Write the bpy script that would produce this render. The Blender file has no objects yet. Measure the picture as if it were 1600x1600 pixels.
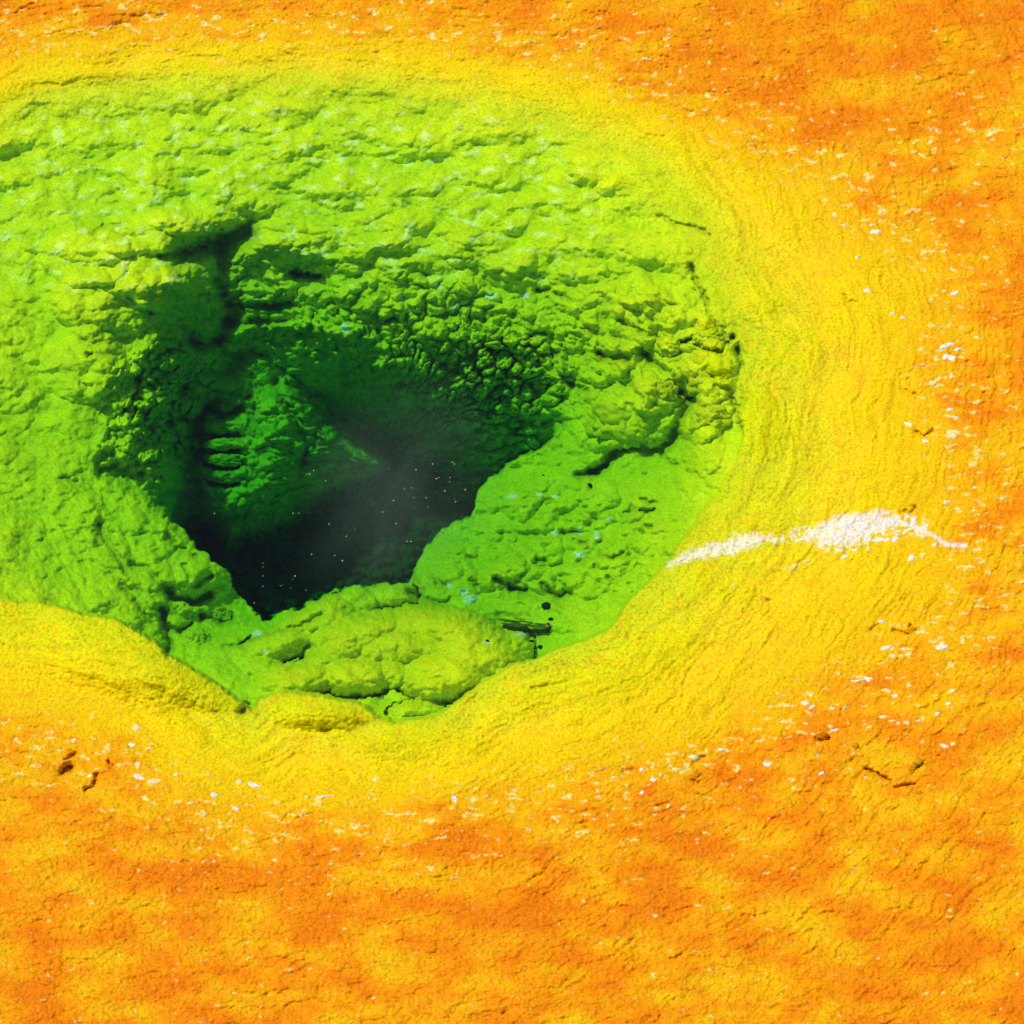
import bpy, math, random
import numpy as np
from mathutils import Vector

# ------------------------------------------------------------------ scene / camera
sc = bpy.context.scene
col = sc.collection
rng = np.random.default_rng(7)
random.seed(7)
PITCH = math.radians(50.0)
HALF = math.radians(8.0)
DIST = 24.9
CAM = np.array([0.0, -DIST*math.cos(PITCH), DIST*math.sin(PITCH)])
RIGHT = np.array([1.0, 0, 0])
FWD = np.array([0.0, math.cos(PITCH), -math.sin(PITCH)])
UPV = np.array([0.0, math.sin(PITCH), math.cos(PITCH)])
cam_d = bpy.data.cameras.new('camera'); cam = bpy.data.objects.new('camera', cam_d); col.objects.link(cam)
cam.location = CAM
cam.rotation_euler = (math.pi/2 - PITCH, 0, 0)
cam_d.sensor_fit = 'HORIZONTAL'; cam_d.angle = 2*HALF
cam_d.clip_start = 0.5; cam_d.clip_end = 3000
sc.camera = cam

def ground_point(u, v, z=0.0):
    """Point of the level z that a sight line of the photograph meets (image pixel to world point)."""
    u = np.asarray(u, float); v = np.asarray(v, float)
    k = math.tan(HALF)/800.0
    d = FWD + ((u-800)*k)[..., None]*RIGHT - ((v-800)*k)[..., None]*UPV
    t = (np.asarray(z, float) - CAM[2])/d[..., 2]
    return CAM + t[..., None]*d

# going down follows the camera's sight rays, spread slightly wider about the throat axis
def view_drop(u, v):
    k = math.tan(HALF)/800.0
    def sight_ray(a, b):
        d = FWD + (np.asarray(a-800.)*k)[..., None]*RIGHT - (np.asarray(b-800.)*k)[..., None]*UPV
        return d/-d[..., 2:3]
    axis = sight_ray(np.array(570.), np.array(740.))
    f = axis + 1.2*(sight_ray(u, v)-axis); f[..., 2] = -1
    return f

# ------------------------------------------------------------------ numpy helpers
def sstep(a, b, x):
    t = np.clip((x-a)/(b-a), 0, 1); return t*t*(3-2*t)

def perlin(x, y, seed=0):
    r = np.random.default_rng(seed)
    ang = r.random((256, 256))*2*math.pi
    gx, gy = np.cos(ang), np.sin(ang)
    xi = np.floor(x).astype(np.int64); yi = np.floor(y).astype(np.int64)
    xf = x-xi; yf = y-yi
    xi &= 255; yi &= 255
    x1 = (xi+1) & 255; y1 = (yi+1) & 255
    u = xf*xf*xf*(xf*(xf*6-15)+10); v = yf*yf*yf*(yf*(yf*6-15)+10)
    def dot(ix, iy, dx, dy): return gx[ix, iy]*dx + gy[ix, iy]*dy
    a = dot(xi, yi, xf, yf); b = dot(x1, yi, xf-1, yf)
    c = dot(xi, y1, xf, yf-1); d = dot(x1, y1, xf-1, yf-1)
    return ((a+(b-a)*u) + ((c+(d-c)*u)-(a+(b-a)*u))*v)*1.5

def fbm(x, y, octv, seed, gain=.5):
    s = 0; amp = 1; n = 0
    for i in range(octv):
        s = s + amp*perlin(x*2**i+17.3*i, y*2**i+5.1*i, seed+i); n += amp; amp *= gain
    return s/n

def billow(x, y, octv, seed, gain=.5):
    s = 0; amp = 1; n = 0
    for i in range(octv):
        s = s + amp*np.abs(perlin(x*2**i+11.3*i, y*2**i+3.1*i, seed+i)); n += amp; amp *= gain
    return s/n

def worley(x, y, seed):
    """distances to nearest and second nearest jittered cell centre"""
    r = np.random.default_rng(seed)
    jx = r.random((128, 128)); jy = r.random((128, 128)); jh = r.random((128, 128))
    xi = np.floor(x).astype(np.int64); yi = np.floor(y).astype(np.int64)
    f1 = np.full(x.shape, 9.0); f2 = np.full(x.shape, 9.0); h = np.zeros(x.shape)
    for dx in (-1, 0, 1):
        for dy in (-1, 0, 1):
            cx = xi+dx; cy = yi+dy
            a = cx & 127; b = cy & 127
            d = np.hypot(cx+jx[a, b]-x, cy+jy[a, b]-y)
            near = d < f1
            f2 = np.where(near, f1, np.minimum(f2, d))
            h = np.where(near, jh[a, b], h)
            f1 = np.where(near, d, f1)
    return f1, f2, h

def tps(ctrl, X, Y, smooth=0.0):
    c = np.array(ctrl, float); p = c[:, :2]/100.0; n = len(p)
    def U(r2): return np.where(r2 > 1e-12, r2*np.log(r2+1e-12), 0)
    K = U(((p[:, None]-p[None])**2).sum(-1)) + smooth*np.eye(n)
    A = np.zeros((n+3, n+3)); A[:n, :n] = K; A[:n, n] = 1; A[:n, n+1:] = p; A[n, :n] = 1; A[n+1:, :n] = p.T
    w = np.linalg.solve(A, np.concatenate([c[:, 2:], np.zeros((3, c.shape[1]-2))]))
    out = np.zeros(X.shape+(c.shape[1]-2,))
    x = X/100.0; y = Y/100.0
    for k in range(c.shape[1]-2):
        s = w[n, k] + w[n+1, k]*x + w[n+2, k]*y
        for i in range(n):
            s = s + w[i, k]*U((x-p[i, 0])**2+(y-p[i, 1])**2)
        out[..., k] = s
    return out

def seg_dist(X, Y, pts, closed=False, vals=None):
    pts = [tuple(q) for q in pts]
    n = len(pts); best = np.full(X.shape, 1e9); bv = np.zeros(X.shape)
    for i in range(n if closed else n-1):
        x0, y0 = pts[i][:2]; x1, y1 = pts[(i+1) % n][:2]
        dx, dy = x1-x0, y1-y0; L = dx*dx+dy*dy+1e-9
        t = np.clip(((X-x0)*dx+(Y-y0)*dy)/L, 0, 1)
        d = (X-x0-t*dx)**2+(Y-y0-t*dy)**2
        m = d < best
        if vals is not None: bv = np.where(m, vals[i]+(vals[(i+1) % n]-vals[i])*t, bv)
        best = np.where(m, d, best)
    return (np.sqrt(best), bv) if vals is not None else np.sqrt(best)

def inside(X, Y, pts):
    ins = np.zeros(X.shape, bool); n = len(pts)
    for i in range(n):
        x0, y0 = pts[i][:2]; x1, y1 = pts[(i+1) % n][:2]
        c = ((y0 > Y) != (y1 > Y)) & (X < (x1-x0)*(Y-y0)/((y1-y0) if y1 != y0 else 1e-9)+x0)
        ins ^= c
    return ins

def sdf(X, Y, pts):          # + inside ; third value of a point is the edge softness
    d, w = seg_dist(X, Y, pts, True, [q[2] if len(q) > 2 else 10 for q in pts])
    return np.where(inside(X, Y, pts), d, -d), w

# ------------------------------------------------------------------ control points of the basin (x, y in image pixels, estimated level)
U0, U1, V0, V1 = -190.0, 1790.0, -260.0, 1860.0
CS = 5.0
cu = np.arange(U0-40, U1+40, CS); cv = np.arange(V0-40, V1+40, CS)
CX, CY = np.meshgrid(cu, cv)

POOL = [(-70,925,20),(60,940,9),(100,952,7),(180,968,7),(240,1000,7),(262,1020,7),(300,1045,7),(345,1070,8),(380,1098,10),(392,1112,10),(402,1092,10),
 (440,1080,9),(500,1083,9),(560,1100,9),(600,1124,9),(625,1131,9),(680,1115,9),(715,1095,8),(760,1062,8),(800,1040,7),(850,1022,7),
 (900,1003,8),(945,987,8),(963,962,8),(985,935,8),(1030,890,9),(1060,850,11),(1090,810,12),(1120,770,12),(1150,715,12),(1160,680,12),
 (1157,640,14),(1150,590,16),(1172,550,18),(1150,525,22),(1120,460,40),(1085,420,60),(1090,380,90),(1070,330,110),(1010,262,100),(850,195,90),(600,150,85),
 (300,140,80),(60,165,80),(-90,240,90),(-150,400,90),(-155,700,60),(-130,880,30)]
HOLE = [(410,965,6),(395,945,5),(372,915,5),(348,883,5),(322,860,5),(300,836,6),(278,818,7),(262,790,18),(240,765,22),(190,748,22),(156,738,12),
 (148,700,10),(165,660,10),(203,632,12),(212,590,14),(240,555,16),(258,515,20),(270,485,30),(300,460,35),(345,420,45),(400,400,50),(470,430,70),(560,430,70),
 (660,430,70),(760,450,60),(840,500,50),(880,560,40),(880,620,30),(862,688,8),(800,722,6),(772,742,6),(750,762,6),(742,785,5),(733,805,5),(712,812,5),
 (690,824,5),(672,845,5),(655,872,5),(642,895,5),(630,910,5),(600,908,5),(570,914,5),(540,917,5),(500,930,5),(470,942,5),(440,953,5)]
OUTCROP = [(388,560,14),(425,568,16),(462,592,20),(490,632,22),(508,664,22),(548,690,24),(598,722,24),(585,745,20),(520,770,25),(470,800,30),(420,835,35),(360,845,35),(318,800,18),
 (316,740,9),(320,690,9),(330,650,14),(345,600,18)]
ORANGE_R = [(1310,290),(1330,335),(1385,365),(1440,395),(1495,420),(1475,470),(1440,560),(1465,640),(1500,720),(1500,800),(1485,850),(1510,905),(1480,960),(1410,1000),
 (1330,1050),(1250,1085),(1190,1130),(1140,1160),(1050,1180),(960,1205),(860,1235),(760,1242),(680,1250),(600,1268),(500,1272),(400,1268),(330,1262),(270,1238),(225,1200),(190,1168),
 (100,1150),(0,1130),(-120,1080),(-190,1000),(-400,900),(-400,2100),(2100,2100),(2100,100),(1600,150),(1400,210)]
ORANGE_T = [(-400,-400),(2100,-400),(2100,150),(1600,230),(1380,280),(1250,265),(1100,190),(900,95),(600,50),(300,45),(60,60),(-80,120),(-190,220),(-400,300)]
SINTER = [(-700,1700),(800,1760),(1500,1740),(2000,1500),(2100,600),(1950,-100),(1500,-260),(600,-300),(-300,-280),(-600,0),(-800,-700),(2600,-700),(2600,2600),(-800,2600)]

A = [(-150,300,.06),(-180,900,.03),(100,960,0),(100,1060,.0),(250,1060,-.005),(360,1100,-.03),(100,1160,.05),(100,1266,.10),(300,1200,.04),(400,1266,.05),(500,1180,.0),
 (650,1160,-.01),(700,1266,.06),(850,1100,-.01),(1000,1000,-.01),(1000,1200,.03),(1150,900,-.015),(1150,1100,.0),(1200,750,-.02),(1250,600,-.02),(1200,450,-.03),(1300,350,.02),
 (1350,500,.01),(1350,800,.0),(1350,1000,.02),(1500,400,.06),(1500,800,.05),(1400,1200,.08),(1600,1400,.15),(800,1400,.13),(0,1400,.15),(-200,1800,.2),(800,1800,.2),(1800,1800,.25),
 (1800,400,.15),(1700,-200,.2),(800,-200,.2),(0,-200,.2),(-200,-100,.15),(1100,200,.02),(600,0,.05),(0,60,.05)]
B = [(-120,400,-.12),(-120,700,-.16),(-60,900,-.12),(0,500,-.2),(0,800,-.3),(0,300,-.18),(300,150,-.12),(600,150,-.13),(900,230,-.08),(300,260,-.2),(600,260,-.2),(0,180,-.12),
 (100,340,-.25),(250,340,-.24),(400,340,-.30),(550,340,-.30),(700,340,-.25),(850,340,-.18),(1000,340,-.10),(1080,340,-.04),
 (100,420,-.3),(200,430,-.32),(300,430,-.45),(400,420,-.5),(500,420,-.48),(600,420,-.42),(700,420,-.36),(800,420,-.33),(900,420,-.24),(1000,420,-.17),(1100,420,-.08),
 (120,500,-.35),(200,500,-.42),(800,500,-.5),(900,500,-.36),(1000,500,-.26),(1100,500,-.17),(120,560,-.4),(190,560,-.5),(900,560,-.5),(1000,560,-.36),(1080,560,-.26),(1150,560,-.1),
 (130,620,-.46),(185,615,-.55),(900,630,-.58),(960,620,-.48),(1030,620,-.38),(1100,620,-.27),(1150,630,-.14),(110,700,-.48),(145,700,-.5),(880,690,-.66),(950,720,-.62),(1020,710,-.52),
 (1080,700,-.36),(1140,700,-.14),(120,780,-.5),(190,770,-.55),(240,790,-.62),(790,740,-.78),(870,760,-.68),(960,780,-.56),(1050,760,-.40),(1100,770,-.16),(120,840,-.48),(200,840,-.55),(280,830,-.65),
 (735,820,-.84),(800,820,-.74),(900,830,-.62),(980,830,-.5),(1040,840,-.28),(120,900,-.42),(220,900,-.55),(290,890,-.66),(350,900,-.75),(655,895,-.78),(750,890,-.72),(860,890,-.63),(950,890,-.47),
 (110,940,-.3),(180,950,-.42),(250,960,-.58),(300,950,-.72),(360,950,-.85),(405,965,-.82),(450,960,-.62),(540,930,-.58),(630,920,-.6),(720,940,-.62),(800,950,-.6),(880,960,-.5),(940,960,-.36),
 (260,1000,-.55),(320,1010,-.6),(400,1000,-.5),(500,980,-.42),(600,970,-.4),(700,980,-.4),(780,985,-.58),(860,1000,-.5),(920,980,-.34),(350,1050,-.45),(420,1050,-.38),(500,1030,-.32),(600,1020,-.28),(700,1020,-.26),
 (790,1010,-.4),(834,1022,-.56),(390,1090,-.36),(450,1070,-.28),(550,1070,-.26),(650,1060,-.26),(740,1050,-.22),(620,1110,-.24),(680,1100,-.2)]
C = [(150,700,-.6),(200,640,-.66),(180,700,-.66),(220,730,-.84),(230,690,-.9),(212,600,-.66),(240,640,-.92),(270,570,-.9),(285,640,-1.28),(270,750,-1.2),(330,570,-1.25),(320,650,-1.6),(305,700,-1.75),(300,780,-2.0),
 (300,480,-.65),(350,450,-.7),(350,520,-1.02),(400,400,-.55),(420,470,-.9),(420,540,-1.2),(500,450,-.65),(500,520,-.85),(490,580,-1.3),(600,450,-.5),(600,520,-.72),(600,600,-1.25),
 (700,450,-.5),(700,540,-.75),(690,620,-1.25),(780,480,-.52),(780,560,-.85),(770,640,-1.25),(740,700,-1.75),(850,560,-.66),(845,640,-1.05),(850,690,-1.4),(800,705,-1.65),(770,740,-2.0),(890,560,-.56),(890,620,-.66),
 (500,630,-1.9),(560,660,-2.1),(640,660,-1.9),(640,720,-2.4),(560,750,-2.5),(700,780,-2.5),(600,820,-2.6),(450,860,-2.6),(600,890,-2.6),(420,930,-2.6),(350,860,-2.5),(300,830,-2.3),(400,760,-2.3),(400,650,-1.9)]
D = [(392,560,-1.3),(350,590,-1.4),(430,590,-1.35),(400,640,-1.38),(340,660,-1.55),(330,730,-1.62),(470,630,-1.5),(440,700,-1.5),(390,700,-1.48),(510,680,-1.65),(560,710,-1.85),(590,730,-2.0),(480,760,-1.85),(400,770,-1.65),
 (330,800,-1.85),(420,830,-2.1),(360,840,-2.1),(520,760,-2.05)]

zA = tps(A, CX, CY, .02)[..., 0]
zA = np.clip(zA, -.08, .3)
zB = np.clip(tps(B, CX, CY, .02)[..., 0], -1.0, .05)
zC = np.clip(tps(C, CX, CY, .01)[..., 0], -2.75, -.35)
zD = tps(D, CX, CY, .01)[..., 0]
sP, wP = sdf(CX, CY, POOL); sH, wH = sdf(CX, CY, HOLE); sD, wD = sdf(CX, CY, OUTCROP)
sO = np.maximum(sdf(CX, CY, ORANGE_R)[0], sdf(CX, CY, ORANGE_T)[0])
sS = sdf(CX, CY, SINTER)[0]

def mk_sampler(arr):
    def f(u, v):
        x = np.clip((u-cu[0])/CS, 0, len(cu)-1.001); y = np.clip((v-cv[0])/CS, 0, len(cv)-1.001)
        xi = x.astype(int); yi = y.astype(int); xf = x-xi; yf = y-yi
        a = arr[yi, xi]; b = arr[yi, xi+1]; c = arr[yi+1, xi]; d = arr[yi+1, xi+1]
        return (a*(1-xf)+b*xf)*(1-yf)+(c*(1-xf)+d*xf)*yf
    return f
f_zA, f_zB, f_zC, f_zD, f_sP, f_wP, f_sH, f_wH, f_sD, f_wD, f_sO, f_sS = [mk_sampler(a) for a in (zA, zB, zC, zD, sP, wP, sH, wH, sD, wD, sO, sS)]

# ------------------------------------------------------------------ the dense sheet
STEP = 1.62
gu = np.arange(U0, U1, STEP); gv = np.arange(V0, V1, STEP)
NU, NV = len(gu), len(gv)
X, Y = np.meshgrid(gu, gv)

# warps make every edge ragged
wx = 9*fbm(X/55, Y/45, 4, 11) ; wy = 7*fbm(X/55, Y/45, 4, 31)
fx = 3.4*fbm(X/10, Y/9, 3, 51); fy = 3.0*fbm(X/10, Y/9, 3, 61)
XW = X+wx+fx; YW = Y+wy+fy
mr = sstep(-5, 25, f_sP(X, Y))
rgx = fbm(X/24, Y/20, 3, 71); rgy = fbm(X/24, Y/20, 3, 81)
XS = X+wx+fx*.9+9*rgx*mr; YS = Y+wy+fy*.9+8*rgy*mr

mP = sstep(-1, 1, f_sP(XS, YS)/np.where(f_wP(X, Y) < 13, .45*f_wP(X, Y), f_wP(X, Y)))
mH = sstep(-1, 1, f_sH(XS, YS)/np.where(f_wH(X, Y) < 13, .45*f_wH(X, Y), f_wH(X, Y)))
mD = sstep(-1, 1, f_sD(X+1.6*wx+fx, Y+1.6*wy+fy)/np.maximum(f_wD(X, Y), 4))
za = f_zA(X, Y); zb = f_zB(XW, YW); zc = f_zC(XW, YW); zd = f_zD(XW, YW)

# pillows: rounded sinter masses  (u, v, ru, rv, degrees, height)
PB = [(135,400,75,50,0,.12),(235,365,85,38,-8,.11),(160,475,80,58,0,.13),(235,445,60,42,20,.12),(130,570,70,60,0,.13),(185,600,46,44,0,.08),(300,425,46,40,0,.10),(300,345,70,26,0,.08),(430,400,56,34,0,.10),(520,400,70,34,0,.08),(450,365,70,24,0,.07),(620,360,90,34,0,.08),(760,400,80,36,10,.07),(620,430,70,36,0,.06),(880,400,80,40,10,.06),
 (1060,560,44,38,0,.12),(1105,590,50,44,0,.12),(1020,615,40,36,0,.10),(1090,655,44,36,0,.11),(1125,560,36,34,0,.09),(1080,520,46,30,0,.09),(1020,530,46,28,0,.08),(1120,625,34,36,0,.09),(1095,705,36,44,0,.09),(960,560,52,34,20,.08),(1040,480,60,36,10,.07),(1115,480,40,36,0,.07),(1010,640,62,50,-20,.08),(955,655,72,50,-12,.10),(985,690,46,24,0,.06),(1000,478,90,34,10,.04),(930,470,70,28,20,.03),(1120,520,38,34,20,.06),(1075,505,52,26,15,.05),(985,530,60,26,25,.05),(890,480,50,24,30,.03),
 (1110,700,36,62,-10,.05),(1075,740,26,50,-5,.04),(935,600,60,36,35,.05),(1000,590,44,26,30,.04),
 (800,790,80,52,-30,.04),(900,780,100,52,-12,.05),(960,850,90,50,-28,.05),(820,870,70,34,-12,.05),(700,870,52,36,-35,.05),(740,900,50,22,0,.04),(840,960,96,26,6,.05),(1010,760,40,46,-15,.04),(905,905,68,34,-10,.05),
 (210,900,60,120,-32,.05),(150,860,50,150,-25,.05),(270,890,60,60,-10,.08),(320,900,46,42,30,.08),(110,760,50,120,-5,.05),(195,770,42,70,-8,.06),(235,820,40,60,-20,.05),
 (130,640,60,60,0,.03),(190,540,60,60,10,.04),(130,470,60,60,0,.07),(220,420,80,46,0,.08),(150,380,70,36,0,.05),(260,470,50,46,0,.08),(330,350,60,22,0,.06),
 (460,390,60,24,0,.06),(520,370,60,24,10,.05),(420,440,46,28,0,.06),(600,390,70,26,0,.05),(560,450,60,26,0,.05),(680,400,60,24,0,.04),(740,370,60,22,10,.04),(800,420,50,24,10,.04)]
PC = [(225,680,40,60,20,.10),(250,620,36,36,0,.10),(185,690,26,34,0,.06),(330,600,40,30,10,.10),(300,560,34,24,0,.10),(430,500,60,26,0,.08),(380,530,34,22,0,.06),(520,520,50,24,10,.05),
 (600,490,60,26,0,.05),(690,520,50,30,20,.06),(760,530,46,26,20,.06),(820,560,40,30,20,.07),(750,600,40,30,20,.06),(810,640,40,30,10,.06),(235,740,26,36,0,.07),(262,770,22,40,-10,.07)]
PD = [(420,670,70,66,0,.10),(370,610,40,30,0,.09),(350,668,32,11,0,.08),(352,694,34,10,3,.10),(352,716,36,11,-3,.10),(352,740,38,12,-5,.10),(460,640,50,26,40,.07),(520,690,50,24,38,.08),(430,740,60,28,0,.07),(370,780,60,30,0,.08)]
PA = [(190,1030,150,78,18,.13),(290,1066,110,40,20,.08),(495,1112,100,34,4,.11),(850,1080,140,44,-20,.03),(640,1160,150,30,0,.03),(1000,1040,140,50,-32,.03),(1190,660,60,90,10,.05),(1220,560,70,70,0,.03),(1180,470,60,50,0,.03)]
def pillows(z, lst, warp=1.0):
    for (u, v, ru, rv, deg, h) in lst:
        a = math.radians(deg)
        x0, x1 = np.searchsorted(gu, [u-1.5*ru-1.5*rv, u+1.5*ru+1.5*rv]); y0, y1 = np.searchsorted(gv, [v-1.5*ru-1.5*rv, v+1.5*ru+1.5*rv])
        sl = (slice(y0, y1), slice(x0, x1))
        dx = XW[sl]-u; dy = YW[sl]-v
        p = (dx*math.cos(a)+dy*math.sin(a))/ru; q = (-dx*math.sin(a)+dy*math.cos(a))/rv
        r2 = p*p+q*q
        z[sl] = z[sl] + (1.12*h*np.clip(1-r2, 0, 1)**.65 if warp == 1 else 1.2*h*np.clip(1-r2, 0, 1)**1.6)
    return z
za = pillows(za, PA, 2); zb = pillows(zb, PB); zc = pillows(zc, PC); zd = pillows(zd, PD)
zc = zc*(1-mD)+zd*mD
# the mound in front of the throat: overlapping swollen lobes (u, v, ru, rv, degrees, foot level, height)
LOBES = [(500,965,80,32,-16,-.62,.15),(556,940,44,27,-10,-.68,.13),(612,930,44,23,0,-.70,.12),(440,1003,80,30,-18,-.60,.15),(560,990,92,38,-12,-.54,.17),(690,985,98,42,8,-.56,.19),
 (640,1010,112,36,0,-.47,.15),(738,1018,84,54,18,-.47,.19),(700,1052,88,48,-6,-.41,.17),(560,1056,62,36,0,-.41,.15),(462,1062,76,32,-8,-.41,.14),(612,1050,32,26,0,-.38,.10),(650,1108,50,17,-4,-.31,.08),(802,1012,36,36,30,-.60,.15),
 (400,1040,60,34,20,-.56,.12),(520,1025,60,26,-14,-.50,.14)]
mound = np.full_like(zb, -9.0)
for (u, v, ru, rv, deg, lv, h) in LOBES:
    a = math.radians(deg); dx = XW+.5*fx-u; dy = YW+.5*fy-v
    p = (dx*math.cos(a)+dy*math.sin(a))/ru; q = (-dx*math.sin(a)+dy*math.cos(a))/rv
    r2 = p*p+q*q
    mound = np.maximum(mound, np.where(r2 < 1, lv-.12+h*2.05*np.clip(1-r2, 0, 1)**.6, -9))
foot = sstep(1.15, .75, np.hypot((X-620)/235, (Y-1015)/100))
zb = np.maximum(zb-.38*foot*(mound > -9)-.12*foot, mound)
zb = zb*(1-mH)+zc*mH
Z = za*(1-mP)+zb*mP

# procedural rock forms -------------------------------------------------------
inpool = mP; hole = mH
far = sstep(560, 430, Y)*sstep(-40, 40, f_sP(X, Y))*sstep(1150, 950, X)
rwall = np.exp(-(((X-765)/125)**2+((Y-600)/105)**2)**1.5)
lwall = np.exp(-(((X-250)/75)**2+((Y-640)/110)**2)**1.5)
rterr = np.exp(-(((X-1000)/150)**2+((Y-540)/110)**2)**1.5)
slab = np.exp(-(((X-880)/200)**2+((Y-850)/110)**2)**1.5)*(1-mH)*mP
lflank = np.exp(-(((X-150)/150)**2+((Y-850)/150)**2)**1.5)*(1-mH)*mP
outc = mD

# coordinates that follow the bowl: along its rim and down into it
rad = np.hypot((XW-590)/1.3, YW-730); tha = np.arctan2(XW-590, -(YW-730))*380
def domes(a, b, seed, flat=1.0):
    f, g, h = worley(a, b, seed)
    return np.clip(1-flat*f*f, 0, 1)*sstep(0, .42, g-f)**.6*(.55+.45*h)
bw = .35*fbm(tha/60, rad/50, 3, 134)
dm1 = domes(tha/64+bw, rad/46+bw, 14); dm2 = domes(tha/31+bw*2, rad/22-bw*2, 15); dm3 = domes(tha/14-bw*4, rad/9+bw*4, 16)
b1 = billow(XW/95, YW/62, 3, 101)
b2 = billow(XW/34, YW/20, 3, 121)
f1, f2, _ = worley(XW/34, YW/20, 5); w_big = np.clip(1-f1*1.1, 0, 1)
g1, g2, gh = worley(XW/17, YW/11, 6); w_sm = np.clip(1-g1*1.05, 0, 1)
Z += inpool*(.13*b1-.02)
near_t = (.22+.78*sstep(320, 190, rad))*(.45+.55*sstep(200, 320, X))
Z += far*(near_t*(.05*dm1 + .030*dm2 + .006*dm3) + .022*fbm(XW/60, YW/38, 3, 138) + .14*billow(XW/170, YW/85, 2, 131) - .04)
Z += rwall*(.11*dm2 + .07*dm3 + .05*dm1 + .03*b2 - .06)
Z += lwall*(.10*dm1 + .12*dm2 + .09*dm3 + .05*b2 - .10)
Z += rterr*(.10*dm1 + .045*dm2 + .012*dm3 + .02*b2 - .06)*(1-slab)
Z += inpool*(1-far)*.012*(w_sm-.4)
Z += slab*(.075*domes(XW/62, YW/44, 21)+.030*domes(XW/26, YW/17, 22)+.03*b2+.008*w_sm-.03)
q1, q2, qh = worley(XW/30, YW/20, 23)
Z -= (slab+.5*lflank+.4*rterr)*.05*np.exp(-(q1/(.10+.14*qh))**2)*(qh > .45)
Z += outc*(.06*b2+.05*dm2+.05*dm1)
Z += hole*(1-outc)*(.05*dm2+.05*dm1+.03*b2+.035*w_sm*(1-rwall)*(1-lwall)+.06*b1)
# striations running down the left flank
ca, sa = math.cos(math.radians(58)), math.sin(math.radians(58))
sx = XW*ca+YW*sa; sy = -XW*sa+YW*ca
Z += lflank*.028*fbm(sx/120, sy/24, 4, 140)
Z += lflank*.012*fbm(sx/50, sy/8, 3, 150)
# far slope: thin horizontal shelves
Z += far*.004*fbm(XW/70, YW/14, 4, 160)*sstep(-.3, .3, fbm(X/120, Y/90, 2, 165))
# outer shelf: swells, wrinkles parallel to the shore, grit
shore = f_sP(XW, YW)
Z += (1-inpool)*(.030*fbm(X/150, Y/90, 4, 170))
wr = fbm(tha/75, (shore+14*fbm(X/70, Y/50, 2, 175))/10, 4, 180, .6)
Z += (1-inpool)*.035*fbm(tha/190, (shore+30*fbm(X/150, Y/100, 2, 176))/38, 3, 181)*sstep(-260, -10, shore)
Z += (1-inpool)*.014*wr*(.5+sstep(-.2,.3,fbm(X/80,Y/60,2,183)))
Z += (1-inpool)*.020*billow(XW/30, YW/14, 3, 184)*sstep(-.1,.4,fbm(X/110,Y/70,3,186))
Z -= (1-inpool)*.003*sstep(.55, 1, 1-np.abs(fbm(XW/70, YW/36, 3, 190))*5)
grit = fbm(X/5.0, Y/4.0, 2, 200)
Z += ((1-inpool)*.0065 + inpool*.0035)*grit
crust = sstep(-10, 60, f_sO(X, Y))
h1, h2, hh = worley(XW/26, YW/13, 9)
Z += crust*(.012*(hh-.5)*sstep(0, .15, h2-h1)+.01*fbm(X/14, Y/8, 3, 210))
Z += inpool*.006*fbm(X/16, Y/11, 3, 215)

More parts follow.
